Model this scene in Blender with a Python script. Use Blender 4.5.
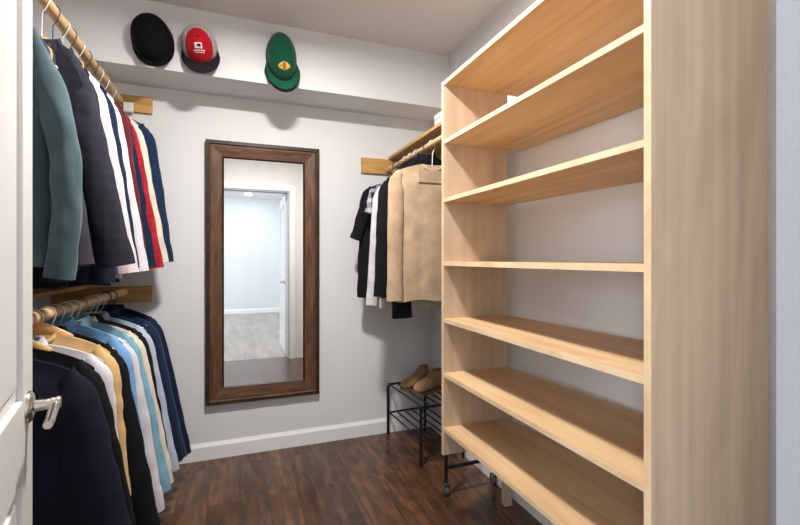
import bpy, math, random
from mathutils import Vector, Matrix, noise
for o in list(bpy.data.objects): bpy.data.objects.remove(o)
SC = bpy.context.scene
COL = SC.collection
PI = math.pi
# ------------------------------------------------------------------ camera
cd = bpy.data.cameras.new('camera'); cam = bpy.data.objects.new('camera', cd); COL.objects.link(cam)
cam.location = (0, 0, 1.22); cam.rotation_euler = (PI/2, 0, math.radians(-20.68))
cd.sensor_width = 36; cd.lens = 36*427/800; cd.shift_y = -3.5/800; cd.clip_start = 0.02
SC.camera = cam
# ------------------------------------------------------------------ world, lights, exposure
w = bpy.data.worlds.new('world'); SC.world = w; w.use_nodes = True
w.node_tree.nodes['Background'].inputs[0].default_value = (0.75, 0.85, 1, 1)
w.node_tree.nodes['Background'].inputs[1].default_value = 0.4
SC.view_settings.view_transform = 'Standard'; SC.view_settings.look = 'None'
SC.view_settings.exposure = 0.1; SC.view_settings.gamma = 1
SC.view_settings.use_curve_mapping = False
CLOSET_W, CAN_W, FILL_W = 48, 9, 95
def area(name, loc, rot, sx, sy, watts, col, disk=False):
    l = bpy.data.lights.new(name, 'AREA'); l.energy = watts; l.color = col
    l.shape = 'DISK' if disk else 'RECTANGLE'; l.size = sx
    if not disk: l.size_y = sy
    o = bpy.data.objects.new(name, l); COL.objects.link(o); o.location = loc; o.rotation_euler = rot
    return o
LX, LY = 0.18, 1.5
area('closet_lamp', (LX, LY, 2.515), (0, 0, 0), 0.19, 0, CLOSET_W, (1, 0.945, 0.89), True)
CANS = [(0.19, -3.7), (-1.5, -3.7), (-0.3, -1.9), (-1.8, -1.6)]  # first one shows in the mirror, the rest are added to brighten the room
for i, (x, y) in enumerate(CANS):
    area('room_lamp', (x, y, 2.555), (0, 0, 0), 0.13, 0, CAN_W, (0.93, 0.97, 1.0), True)
# added fill from the side, sent through the doorway; no known window there
area('side_fill', (-2.85, -2.2, 1.5), (0, -PI/2, 0), 1.5, 1.3, FILL_W, (0.86, 0.93, 1.0))

# ------------------------------------------------------------------ helpers
def lin(c): return c/12.92 if c <= 0.04045 else ((c+0.055)/1.055)**2.4
def rgb(r, g, b): return (lin(r/255), lin(g/255), lin(b/255), 1)
def new_mat(name):
    m = bpy.data.materials.new(name); m.use_nodes = True
    nt = m.node_tree; return m, nt, nt.nodes['Principled BSDF']
def N(nt, t, **kw):
    n = nt.nodes.new(t)
    for k, v in kw.items():
        if k.startswith('i_'):
            n.inputs[k[2:].replace('_', ' ')].default_value = v
        else: setattr(n, k, v)
    return n
def mapping(nt, scale, coord='Object', rot=(0, 0, 0)):
    tc = N(nt, 'ShaderNodeTexCoord'); mp = N(nt, 'ShaderNodeMapping')
    mp.inputs['Scale'].default_value = scale; mp.inputs['Rotation'].default_value = rot
    nt.links.new(tc.outputs[coord], mp.inputs[0]); return mp
def ramp(nt, src, stops):
    r = N(nt, 'ShaderNodeValToRGB'); e = r.color_ramp.elements
    while len(e) < len(stops): e.new(0.5)
    for q, (p, c) in zip(e, stops): q.position = p; q.color = c
    nt.links.new(src, r.inputs[0]); return r
def bump(nt, b, src, strength, dist):
    bp = N(nt, 'ShaderNodeBump'); bp.inputs['Strength'].default_value = strength; bp.inputs['Distance'].default_value = dist
    nt.links.new(src, bp.inputs['Height']); nt.links.new(bp.outputs[0], b.inputs['Normal'])
def paint(name, c, rough=0.6, var=0.03, scale=3):
    m, nt, b = new_mat(name); mp = mapping(nt, (scale,)*3)
    n = N(nt, 'ShaderNodeTexNoise'); n.inputs['Scale'].default_value = 1; n.inputs['Detail'].default_value = 4
    nt.links.new(mp.outputs[0], n.inputs[0])
    d = tuple(x*(1-var) for x in c[:3])+(1,); l = tuple(min(1, x*(1+var)) for x in c[:3])+(1,)
    r = ramp(nt, n.outputs[0], [(0.3, d), (0.7, l)]); nt.links.new(r.outputs[0], b.inputs['Base Color'])
    b.inputs['Roughness'].default_value = rough
    n2 = N(nt, 'ShaderNodeTexNoise'); n2.inputs['Scale'].default_value = 90
    nt.links.new(mp.outputs[0], n2.inputs[0]); bump(nt, b, n2.outputs[0], 0.15, 0.002)
    return m
def fabric(name, c, kind='plain', c2=None, rough=0.9, freq=60):
    m, nt, b = new_mat(name); mp = mapping(nt, (1, 1, 1))
    n = N(nt, 'ShaderNodeTexNoise'); n.inputs['Scale'].default_value = 14; n.inputs['Detail'].default_value = 5
    nt.links.new(mp.outputs[0], n.inputs[0])
    d = tuple(x*0.82 for x in c[:3])+(1,); l = tuple(min(1, x*1.15) for x in c[:3])+(1,)
    r = ramp(nt, n.outputs[0], [(0.3, d), (0.7, l)]); out = r.outputs[0]
    if kind != 'plain':
        wx = N(nt, 'ShaderNodeTexWave', bands_direction='X'); wx.inputs['Scale'].default_value = freq/10
        nt.links.new(mp.outputs[0], wx.inputs[0])
        rx = ramp(nt, wx.outputs[1], [(0.62, (0, 0, 0, 1)), (0.7, (1, 1, 1, 1))]); fac = rx.outputs[0]
        if kind == 'check':
            wz = N(nt, 'ShaderNodeTexWave', bands_direction='Z'); wz.inputs['Scale'].default_value = freq/10
            nt.links.new(mp.outputs[0], wz.inputs[0])
            rz = ramp(nt, wz.outputs[1], [(0.62, (0, 0, 0, 1)), (0.7, (1, 1, 1, 1))])
            mx = N(nt, 'ShaderNodeMath', operation='ADD'); nt.links.new(rx.outputs[0], mx.inputs[0]); nt.links.new(rz.outputs[0], mx.inputs[1])
            hf = N(nt, 'ShaderNodeMath', operation='MULTIPLY'); hf.inputs[1].default_value = 0.5
            nt.links.new(mx.outputs[0], hf.inputs[0]); fac = hf.outputs[0]
        mi = N(nt, 'ShaderNodeMixRGB'); mi.inputs[2].default_value = c2
        nt.links.new(fac, mi.inputs[0]); nt.links.new(out, mi.inputs[1]); out = mi.outputs[0]
    nt.links.new(out, b.inputs['Base Color'])
    b.inputs['Roughness'].default_value = rough; b.inputs['Specular IOR Level'].default_value = 0.2
    b.inputs['Sheen Weight'].default_value = 0.12 if max(c[:3]) > 0.05 else 0.0
    n2 = N(nt, 'ShaderNodeTexNoise'); n2.inputs['Scale'].default_value = 400
    nt.links.new(mp.outputs[0], n2.inputs[0]); bump(nt, b, n2.outputs[0], 0.3, 0.001)
    return m
def wood(name, c1, c2, c3, scale, rough=0.5, spec=0.4, contrast=(0.3, 0.52, 0.75)):
    """grain runs along the axis with the smallest scale"""
    m, nt, b = new_mat(name); mp = mapping(nt, scale)
    n = N(nt, 'ShaderNodeTexNoise'); n.inputs['Scale'].default_value = 1; n.inputs['Detail'].default_value = 8
    n.inputs['Roughness'].default_value = 0.6; n.inputs['Distortion'].default_value = 0.8
    nt.links.new(mp.outputs[0], n.inputs[0])
    r = ramp(nt, n.outputs[0], [(contrast[0], c1), (contrast[1], c2), (contrast[2], c3)])
    nt.links.new(r.outputs[0], b.inputs['Base Color'])
    b.inputs['Roughness'].default_value = rough; b.inputs['Specular IOR Level'].default_value = spec
    bump(nt, b, n.outputs[0], 0.15, 0.002); return m
def figured(name, c1, c2, c3):
    m, nt, b = new_mat(name)
    mp = mapping(nt, (30, 30, 0.7)); mp2 = mapping(nt, (5, 5, 1.1))
    n = N(nt, 'ShaderNodeTexNoise'); n.inputs['Scale'].default_value = 1; n.inputs['Detail'].default_value = 7; n.inputs['Distortion'].default_value = 0.4
    n2 = N(nt, 'ShaderNodeTexNoise'); n2.inputs['Scale'].default_value = 1; n2.inputs['Detail'].default_value = 4; n2.inputs['Distortion'].default_value = 2.2
    nt.links.new(mp.outputs[0], n.inputs[0]); nt.links.new(mp2.outputs[0], n2.inputs[0])
    mx = N(nt, 'ShaderNodeMixRGB'); mx.inputs[0].default_value = 0.5
    nt.links.new(n.outputs[0], mx.inputs[1]); nt.links.new(n2.outputs[0], mx.inputs[2])
    r = ramp(nt, mx.outputs[0], [(0.34, c1), (0.5, c2), (0.66, c3)])
    nt.links.new(r.outputs[0], b.inputs['Base Color'])
    b.inputs['Roughness'].default_value = 0.55; b.inputs['Specular IOR Level'].default_value = 0.3
    bump(nt, b, n.outputs[0], 0.1, 0.001); return m
def plain(name, c, rough=0.4, metal=0.0):
    m, nt, b = new_mat(name); mp = mapping(nt, (40, 40, 40))
    n = N(nt, 'ShaderNodeTexNoise'); nt.links.new(mp.outputs[0], n.inputs[0])
    r = ramp(nt, n.outputs[0], [(0.3, tuple(x*0.93 for x in c[:3])+(1,)), (0.7, c)])
    nt.links.new(r.outputs[0], b.inputs['Base Color'])
    b.inputs['Roughness'].default_value = rough; b.inputs['Metallic'].default_value = metal
    return m
def glow(name, c, s):
    m, nt, b = new_mat(name); b.inputs['Base Color'].default_value = (0.8, 0.8, 0.8, 1)
    b.inputs['Emission Color'].default_value = c; b.inputs['Emission Strength'].default_value = s; return m

class MB:
    def __init__(s): s.v = []; s.f = []
    def add(s, vs, fs):
        k = len(s.v); s.v += [tuple(q) for q in vs]; s.f += [tuple(i+k for i in f) for f in fs]; return s
    def box(s, x0, x1, y0, y1, z0, z1):
        vs = [(x, y, z) for z in (z0, z1) for y in (y0, y1) for x in (x0, x1)]
        return s.add(vs, [(0, 2, 3, 1), (4, 5, 7, 6), (0, 1, 5, 4), (2, 6, 7, 3), (0, 4, 6, 2), (1, 3, 7, 5)])
    def prism(s, poly, axis, a0, a1):
        """poly: list of 2D points; extruded along axis from a0 to a1"""
        def P(p, a): return {'x': (a, p[0], p[1]), 'y': (p[0], a, p[1]), 'z': (p[0], p[1], a)}[axis]
        n = len(poly); vs = [P(p, a0) for p in poly]+[P(p, a1) for p in poly]
        return s.add(vs, [tuple(range(n)), tuple(range(2*n-1, n-1, -1))]+[(i, i+n, (i+1) % n+n, (i+1) % n) for i in range(n)])
    def rings(s, rings, cap0=True, cap1=True):
        n = len(rings[0]); vs = [p for r in rings for p in r]; fs = []
        for j in range(len(rings)-1):
            for i in range(n):
                a, b = j*n+i, j*n+(i+1) % n; fs.append((a, b, b+n, a+n))
        if cap0: fs.append(tuple(reversed(range(n))))
        if cap1: fs.append(tuple(range(len(vs)-n, len(vs))))
        return s.add(vs, fs)
    def tube(s, pts, rad, seg=10, closed=False):
        pts = [Vector(p) for p in pts]; rs = rad if isinstance(rad, (list, tuple)) else [rad]*len(pts)
        ring = []; up = None
        for i, p in enumerate(pts):
            a = pts[i-1] if i else (pts[-1] if closed else p); b = pts[(i+1) % len(pts)] if (i < len(pts)-1 or closed) else p
            t = (b-a).normalized()
            if up is None: up = Vector((0, 0, 1)) if abs(t.z) < 0.9 else Vector((1, 0, 0))
            u = (up-t*up.dot(t)).normalized(); up = u; v = t.cross(u)
            ring.append([p+(u*math.cos(q*2*PI/seg)+v*math.sin(q*2*PI/seg))*rs[i] for q in range(seg)])
        if closed: ring.append(ring[0]); return s.rings(ring, False, False)
        return s.rings(ring)
    def lathe(s, prof, center=(0, 0, 0), axis='z', seg=24):
        c = Vector(center); ring = []
        for r, h in prof:
            row = []
            for q in range(seg):
                a = q*2*PI/seg; x, y = r*math.cos(a), r*math.sin(a)
                row.append(c+Vector({'z': (x, y, h), 'x': (h, x, y), 'y': (y, h, x)}[axis]))
            ring.append(row)
        return s.rings(ring)
    def build(s, name, mat, parent=None, bevel=0, smooth=False, loc=None, subd=0):
        me = bpy.data.meshes.new(name); me.from_pydata(s.v, [], s.f); me.update()
        import bmesh
        bm = bmesh.new(); bm.from_mesh(me); bmesh.ops.recalc_face_normals(bm, faces=bm.faces); bm.to_mesh(me); bm.free()
        me.materials.append(mat)
        if smooth:
            me.polygons.foreach_set('use_smooth', [True]*len(me.polygons))
            me.set_sharp_from_angle(angle=math.radians(50))
        o = bpy.data.objects.new(name, me); COL.objects.link(o)
        if loc: o.location = loc
        if parent: o.parent = parent
        if bevel:
            b = o.modifiers.new('b', 'BEVEL'); b.width = bevel; b.segments = 2; b.limit_method = 'ANGLE'
        if subd:
            b = o.modifiers.new('s', 'SUBSURF'); b.levels = subd; b.render_levels = subd
        return o
def thing(name, label, cat, loc=(0, 0, 0), rz=0, group=None):
    o = bpy.data.objects.new(name, None); COL.objects.link(o); o.empty_display_size = 0.05
    o.location = loc; o.rotation_euler = (0, 0, rz); o['label'] = label; o['category'] = cat
    if group: o['group'] = group
    return o
def tag(o, label, cat, group=None):
    o['label'] = label; o['category'] = cat
    if group: o['group'] = group
    return o
def struct(name, mb, mat, label=None, parent=None, **kw):
    o = mb.build(name, mat, parent, **kw)
    if not parent:
        o['kind'] = 'structure'
        if label: o['label'] = label
    return o

# ------------------------------------------------------------------ materials
M_wall = paint('wall_paint', rgb(228, 230, 233), 0.75, 0.015)
M_ceil = paint('ceiling_paint', rgb(222, 218, 216), 0.85, 0.015)
M_room = paint('room_paint', rgb(226, 228, 230), 0.75, 0.01)
M_trim = paint('trim_paint', rgb(242, 243, 245), 0.4, 0.01)
M_door = paint('door_paint', rgb(222, 222, 222), 0.35, 0.01)
M_ply = wood('birch_plywood', rgb(192, 155, 112), rgb(213, 181, 140), rgb(226, 198, 162), (11, 1.0, 11), 0.5, 0.3)
M_plyv = figured('birch_plywood_upright', rgb(192, 170, 146), rgb(208, 186, 162), rgb(219, 199, 176))
M_edge = wood('plywood_edge', rgb(206, 176, 138), rgb(222, 196, 160), rgb(232, 210, 178), (6, 6, 6), 0.5, 0.3)
M_pine = wood('pine_board', rgb(176, 132, 72), rgb(204, 160, 98), rgb(218, 178, 118), (3, 22, 22), 0.5, 0.3)
M_rod = wood('wooden_dowel', rgb(176, 142, 100), rgb(206, 174, 130), rgb(220, 192, 150), (40, 2, 40), 0.45, 0.3)
M_frame = wood('walnut_frame', rgb(62, 42, 30), rgb(98, 68, 48), rgb(126, 90, 64), (40, 40, 5), 0.45, 0.3)
M_frameh = wood('walnut_frame_rail', rgb(62, 42, 30), rgb(98, 68, 48), rgb(126, 90, 64), (5, 40, 40), 0.45, 0.3)
M_lip = wood('walnut_frame_lip', rgb(38, 26, 19), rgb(56, 40, 30), rgb(76, 56, 42), (20, 20, 20), 0.4, 0.3)
M_blackmetal = plain('black_metal', (0.012, 0.012, 0.014, 1), 0.35, 0.3)
M_nickel = plain('satin_nickel', (0.66, 0.62, 0.58, 1), 0.22, 1.0)
M_wire = plain('hanger_wire', (0.75, 0.75, 0.74, 1), 0.35, 0.6)
M_whiteplastic = plain('white_plastic', (0.75, 0.74, 0.72, 1), 0.4)
M_blackplastic = plain('black_plastic', (0.015, 0.015, 0.018, 1), 0.4)
M_hangwood = wood('hanger_wood', rgb(176, 128, 74), rgb(206, 160, 104), rgb(220, 180, 128), (4, 30, 30), 0.35, 0.4)
M_rubber = plain('caster_rubber', (0.08, 0.085, 0.09, 1), 0.5)
M_card = plain('white_card', (0.72, 0.74, 0.74, 1), 0.7)
M_suede = fabric('tan_suede', rgb(160, 124, 90), rough=0.85)
M_suede2 = fabric('light_tan_suede', rgb(168, 132, 98), rough=0.85)
M_sole = plain('crepe_sole', rgb(120, 88, 62), 0.7)
# floor
def floor_mat():
    m, nt, b = new_mat('plank_floor')
    mp = mapping(nt, (1, 1, 1), rot=(0, 0, PI/2))
    br = N(nt, 'ShaderNodeTexBrick'); br.offset = 0.37; br.offset_frequency = 2; br.squash = 1
    for k, v in (('Scale', 1), ('Mortar Size', 0.0012), ('Mortar Smooth', 0.2), ('Bias', 0), ('Brick Width', 1.15), ('Row Height', 0.145)):
        br.inputs[k].default_value = v
    br.inputs['Color1'].default_value = (0.0, 0.0, 0.0, 1); br.inputs['Color2'].default_value = (1, 1, 1, 1); br.inputs['Mortar'].default_value = (0.5, 0.5, 0.5, 1)
    nt.links.new(mp.outputs[0], br.inputs[0])
    # per plank tone shifts the grain lookup
    sc = N(nt, 'ShaderNodeVectorMath', operation='SCALE'); sc.inputs['Scale'].default_value = 13
    nt.links.new(br.outputs[0], sc.inputs[0])
    ad = N(nt, 'ShaderNodeVectorMath', operation='ADD')
    mp2 = mapping(nt, (15, 1.1, 15)); nt.links.new(mp2.outputs[0], ad.inputs[0]); nt.links.new(sc.outputs[0], ad.inputs[1])
    n = N(nt, 'ShaderNodeTexNoise'); n.inputs['Scale'].default_value = 1; n.inputs['Detail'].default_value = 8; n.inputs['Distortion'].default_value = 1.2
    nt.links.new(ad.outputs[0], n.inputs[0])
    r1 = ramp(nt, n.outputs[0], [(0.22, rgb(60, 42, 31)), (0.5, rgb(89, 64, 47)), (0.78, rgb(120, 90, 66))])
    mp3 = mapping(nt, (5, 1.6, 5)); ad3 = N(nt, 'ShaderNodeVectorMath', operation='ADD')
    nt.links.new(mp3.outputs[0], ad3.inputs[0]); nt.links.new(sc.outputs[0], ad3.inputs[1])
    n3 = N(nt, 'ShaderNodeTexNoise'); n3.inputs['Detail'].default_value = 3; nt.links.new(ad3.outputs[0], n3.inputs[0])
    r3 = ramp(nt, n3.outputs[0], [(0.3, (0.55, 0.55, 0.58, 1)), (0.7, (1.3, 1.2, 1.12, 1))])
    mu = N(nt, 'ShaderNodeMixRGB', blend_type='MULTIPLY'); mu.inputs[0].default_value = 1
    nt.links.new(r1.outputs[0], mu.inputs[1]); nt.links.new(r3.outputs[0], mu.inputs[2])
    r2 = ramp(nt, br.outputs[0], [(0, (0.72, 0.70, 0.70, 1)), (1, (1.2, 1.16, 1.12, 1))])
    mu2 = N(nt, 'ShaderNodeMixRGB', blend_type='MULTIPLY'); mu2.inputs[0].default_value = 1
    nt.links.new(mu.outputs[0], mu2.inputs[1]); nt.links.new(r2.outputs[0], mu2.inputs[2])
    mo = N(nt, 'ShaderNodeMixRGB'); mo.inputs[2].default_value = rgb(38, 26, 18)
    nt.links.new(br.outputs['Fac'], mo.inputs[0]); nt.links.new(mu2.outputs[0], mo.inputs[1])
    nt.links.new(mo.outputs[0], b.inputs['Base Color'])
    b.inputs['Roughness'].default_value = 0.27; b.inputs['Specular IOR Level'].default_value = 0.5
    inv = N(nt, 'ShaderNodeMath', operation='SUBTRACT'); inv.inputs[0].default_value = 1; nt.links.new(br.outputs['Fac'], inv.inputs[1])
    bump(nt, b, inv.outputs[0], 0.25, 0.001)
    return m
M_floor = floor_mat()

# ------------------------------------------------------------------ the room shell
XL, XR, YB, YF, H = -0.95, 1.32, 2.85, 0.30, 2.578     # closet: left, right, back, front (inner faces), ceiling
YO = 0.17                                             # outer face of the front wall
DX0, DX1, DZ = -0.266, 0.582, 2.05                      # doorway
struct('floor', MB().box(-1.05, 1.5, YO, YB+0.1, -0.05, 0), M_floor, 'dark brown wood plank floor')
struct('floor_room', MB().box(-3.1, 1.5, -4.7, YO, -0.05, 0), wood('pale_glare_floor', rgb(128, 116, 108), rgb(158, 148, 140), rgb(180, 172, 166), (6, 1, 6), 0.3, 0.5), 'greyish wood floor of the adjoining room, glare put into its pale colour')  # pale tone carries the glare off glossy boards
struct('ceiling', MB().box(-3.1, 1.5, -4.7, YB+0.1, H, H+0.05), M_ceil, 'plain light grey ceiling')
struct('wall_back', MB().box(XL-0.1, XR+0.1, YB, YB+0.1, 0, H), M_wall, 'pale grey back wall behind the mirror')
struct('wall_left', MB().box(XL-0.1, XL, YF, YB, 0, H), M_wall, 'pale grey wall behind the hanging clothes')
struct('wall_right', MB().box(XR, XR+0.1, YF, YB, 0, H), M_wall, 'pale grey wall behind the plywood shelves')
fw = MB()
fw.box(-3.0, DX0, YO, YF, 0, H); fw.box(DX1, XR+0.1, YO, YF, 0, H); fw.box(DX0, DX1, YO, YF, DZ, H)
struct('wall_front', fw, M_wall, 'closet wall with the doorway')
struct('wall_soffit', MB().box(XL, XR, 2.565, YB, 2.226, H), M_wall, 'boxed soffit along the top of the back wall, caps hang on it')
# adjoining room
struct('wall_room_far', MB().box(-3.1, 1.5, -4.7, -4.5, 0, H), M_room)
struct('wall_room_right', MB().box(0.93, 1.03, -4.5, YO, 0, H), M_room)
wl = MB(); wl.box(-3.1, -3.0, -4.5, -2.9, 0, H); wl.box(-3.1, -3.0, -1.5, YO, 0, H); wl.box(-3.1, -3.0, -2.9, -1.5, 0, 0.8); wl.box(-3.1, -3.0, -2.9, -1.5, 2.2, H)
struct('wall_room_left', wl, M_room)
wf = MB(); wf.box(-3.06, -3.0, -2.9, -2.84, 0.8, 2.2); wf.box(-3.06, -3.0, -1.56, -1.5, 0.8, 2.2); wf.box(-3.06, -3.0, -2.84, -1.56, 0.8, 0.86); wf.box(-3.06, -3.0, -2.84, -1.56, 2.14, 2.2); wf.box(-3.06, -3.0, -2.84, -1.56, 1.48, 1.52)
struct('window_added', wf, M_trim, 'white framed window of the adjoining room')  # unseen window, added to go with the side fill
def base_prof(t=0.014, h=0.10): return [(0, 0), (-t, 0), (-t, h-0.02), (-t*0.45, h-0.006), (-t*0.3, h), (0, h)]
struct('baseboard_back', MB().prism([(YB+p[0], p[1]) for p in base_prof()], 'x', XL, XR), M_trim)
struct('baseboard_left', MB().prism([(XL-p[0], p[1]) for p in base_prof()], 'y', YF, YB-0.014), M_trim)
struct('baseboard_right', MB().prism([(XR+p[0], p[1]) for p in base_prof()], 'y', YF, YB-0.014), M_trim)
struct('baseboard_room', MB().prism([(-4.5-p[0], p[1]) for p in base_prof()], 'x', -3.0, 0.93), M_trim)
struct('baseboard_room_side', MB().prism([(0.93+p[0], p[1]) for p in base_prof()], 'y', -4.48, -0.75), M_trim)
# casings round the doorway (closet side, then room side)
for nm, y0, y1 in (('trim_1', YF, YF+0.014), ('trim_2', YO-0.014, YO)):
    t = MB(); t.box(DX1+0.012, DX1+0.07, y0, y1, 0, DZ+0.07); t.box(DX0-0.07, DX0, y0, y1, 0, DZ+0.07); t.box(DX0, DX1, y0, y1, DZ, DZ+0.07)
    struct(nm, t, M_trim, 'white door casing')
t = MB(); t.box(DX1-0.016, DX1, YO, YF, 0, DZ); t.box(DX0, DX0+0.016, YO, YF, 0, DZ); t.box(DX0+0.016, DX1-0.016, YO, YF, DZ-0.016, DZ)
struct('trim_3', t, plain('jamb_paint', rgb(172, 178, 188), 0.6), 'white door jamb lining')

def make_door(name, hinge, ang, width, label, knob_side):
    """leaf in local XY: hinge at the origin, leaf along +Y, thickness in -X (visible face at x=0 looks +X)"""
    d = MB(); W, T, Z0, Z1 = width, 0.035, 0.008, DZ-0.02
    st = 0.105; rails = [(Z0, 0.22), (0.80, 0.95), (Z1-0.12, Z1)]
    d.box(-T, 0, 0, st, Z0, Z1); d.box(-T, 0, W-st, W, Z0, Z1)
    for a, b in rails: d.box(-T, 0, st, W-st, a, b)
    o = struct(name, d, M_door, label, bevel=0.003)
    o.location = hinge; o.rotation_euler = (0, 0, ang)
    for a, b in ((0.22, 0.80), (0.95, Z1-0.12)):
        p = MB(); p.box(-T+0.010, -0.010, st, W-st, a, b)
        p.prism([(st+0.03, a+0.03), (W-st-0.03, a+0.03), (W-st-0.03, b-0.03), (st+0.03, b-0.03)], 'x', -T+0.004, -0.004)
        q = p.build('door_panel', M_door, o, bevel=0.004)
    return o
door = make_door('door_1', (-0.235, 0.335, 0), math.radians(12.4), 0.80, 'white panelled closet door swung open on the left', 1)
def lever(parent, y, z, sx):
    m = MB(); m.lathe([(0.001, 0), (0.031, 0), (0.031, 0.004), (0.026, 0.009), (0.013, 0.012), (0.0115, 0.03), (0.0115, 0.036), (0.0135, 0.038), (0.0135, 0.050), (0.011, 0.053), (0.001, 0.053)], (0, 0, 0), 'x', 28)
    m.v = [(a*sx+(0 if sx > 0 else -0.035), b+y, c+z) for a, b, c in m.v]
    o = m.build('door_handle', M_nickel, parent, smooth=True)
    g = MB(); pts = [(0.044, 0, 0), (0.043, -0.020, -0.006), (0.042, -0.045, -0.012), (0.042, -0.075, -0.016), (0.041, -0.088, -0.017)]
    g.tube([(a*sx+(0 if sx > 0 else -0.035), b+y, c+z) for a, b, c in pts], [0.009, 0.009, 0.0085, 0.0085, 0.0075], 14)
    g.build('lever_grip', M_nickel, o, smooth=True)
lever(door, 0.742, 0.925, 1)
for z in (0.25, 1.0, 1.8):
    MB().lathe([(0.006, -0.045), (0.006, 0.045)], (0.004, 0.0, z), 'z', 12).build('hinge', M_nickel, door, smooth=True)
door2 = make_door('door_2', (0.585, -0.70, 0), 0.0, 0.80, 'white door of the adjoining room standing open, seen in the mirror', -1)
lever(door2, 0.735, 0.93, -1)
struct('wall_stub', MB().box(0.60, 0.93, -0.80, -0.70, 0, H), M_room)
# recessed lights in the adjoining room: first shows in the mirror, others added
for i, (x, y) in enumerate(CANS):
    t = thing('ceiling_light', ['round recessed light glowing in the mirror, in the far room ceiling', 'unseen recessed light added in the far corner of the adjoining room', 'unseen recessed light added just outside the closet doorway', 'unseen recessed light added near the added window'][i], 'light', (x, y, H-0.01), 0, 'recessed lights in the adjoining room')
    MB().lathe([(0.07, 0.01), (0.095, 0.01), (0.095, 0.004), (0.07, -0.004)], (0, 0, 0), 'z', 28).build('trim_ring', M_trim, t, smooth=True)
    MB().lathe([(0.001, 0.0), (0.07, 0.0), (0.07, 0.002), (0.001, 0.002)], (0, 0, 0), 'z', 28).build('lens', glow('can_glow', (1, 1, 1, 1), 6), t)
t = thing('ceiling_light', 'round white flush light on the closet ceiling', 'light', (LX, LY, H-0.05))
MB().lathe([(0.001, 0.05), (0.11, 0.05), (0.115, 0.04), (0.115, 0.012), (0.10, 0.0), (0.001, 0.0)], (0, 0, 0), 'z', 36).build('housing', M_trim, t, smooth=True)
MB().lathe([(0.001, -0.002), (0.085, -0.002), (0.085, 0.001), (0.001, 0.001)], (0, 0, 0), 'z', 36).build('diffuser', glow('lamp_glow', (1, 0.95, 0.88, 1), 5), t)

# ------------------------------------------------------------------ mirror
def mirror():
    x0, x1, z0, z1 = -0.187, 0.495, 0.334, 1.942; w = 0.102; yb = YB-0.001
    t = thing('wall_mirror', 'tall mirror in a wide dark walnut frame hung on the back wall', 'mirror', ((x0+x1)/2, yb, z0))
    ox, oz = (x0+x1)/2, z0
    X0, X1, Z0, Z1 = x0-ox, x1-ox, 0, z1-z0
    prof = [(0, 0), (0, -0.030), (0.006, -0.036), (0.020, -0.036), (0.026, -0.028), (0.034, -0.028), (0.090, -0.019), (0.095, -0.020), (0.102, -0.015), (0.102, 0)]   # (inward, y)
    corners = [((X0, Z0), (1, 1)), ((X1, Z0), (-1, 1)), ((X1, Z1), (-1, -1)), ((X0, Z1), (1, -1))]
    for k in range(4):
        (ax, az), (sx, sz) = corners[k]; (bx, bz), (tx, tz) = corners[(k+1) % 4]
        r0 = [(ax+sx*i, y, az+sz*i) for i, y in prof]; r1 = [(bx+tx*i, y, bz+tz*i) for i, y in prof]
        o = MB().rings([r0, r1]).build('frame_rail', M_frameh if k % 2 == 0 else M_frame, t)
        lip = [(0, -0.0355), (0.002, -0.0365), (0.0205, -0.0365), (0.0215, -0.0355)]
        r0 = [(ax+sx*(i), y, az+sz*(i)) for i, y in lip]; r1 = [(bx+tx*i, y, bz+tz*i) for i, y in lip]
        MB().rings([r0, r1]).build('frame_lip', M_lip, o)
        ins = [(0.0905, -0.019), (0.095, -0.0212), (0.1022, -0.0155), (0.1022, -0.012)]
        r0 = [(ax+sx*i, y, az+sz*i) for i, y in ins]; r1 = [(bx+tx*i, y, bz+tz*i) for i, y in ins]
        MB().rings([r0, r1]).build('inner_bead', M_lip, o)
    mm, nt, b = new_mat('mirror_glass'); b.inputs['Base Color'].default_value = (0.90, 0.91, 0.90, 1); b.inputs['Metallic'].default_value = 1; b.inputs['Roughness'].default_value = 0.015
    n = N(nt, 'ShaderNodeTexNoise'); n.inputs['Scale'].default_value = 3
    r = ramp(nt, n.outputs[0], [(0.3, (0.88, 0.90, 0.89, 1)), (0.7, (0.92, 0.93, 0.92, 1))]); nt.links.new(r.outputs[0], b.inputs['Base Color'])
    MB().box(X0+w-0.004, X1-w+0.004, -0.012, -0.004, Z0+w-0.004, Z1-w+0.004).build('mirror_glass', mm, t)
mirror()

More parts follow.
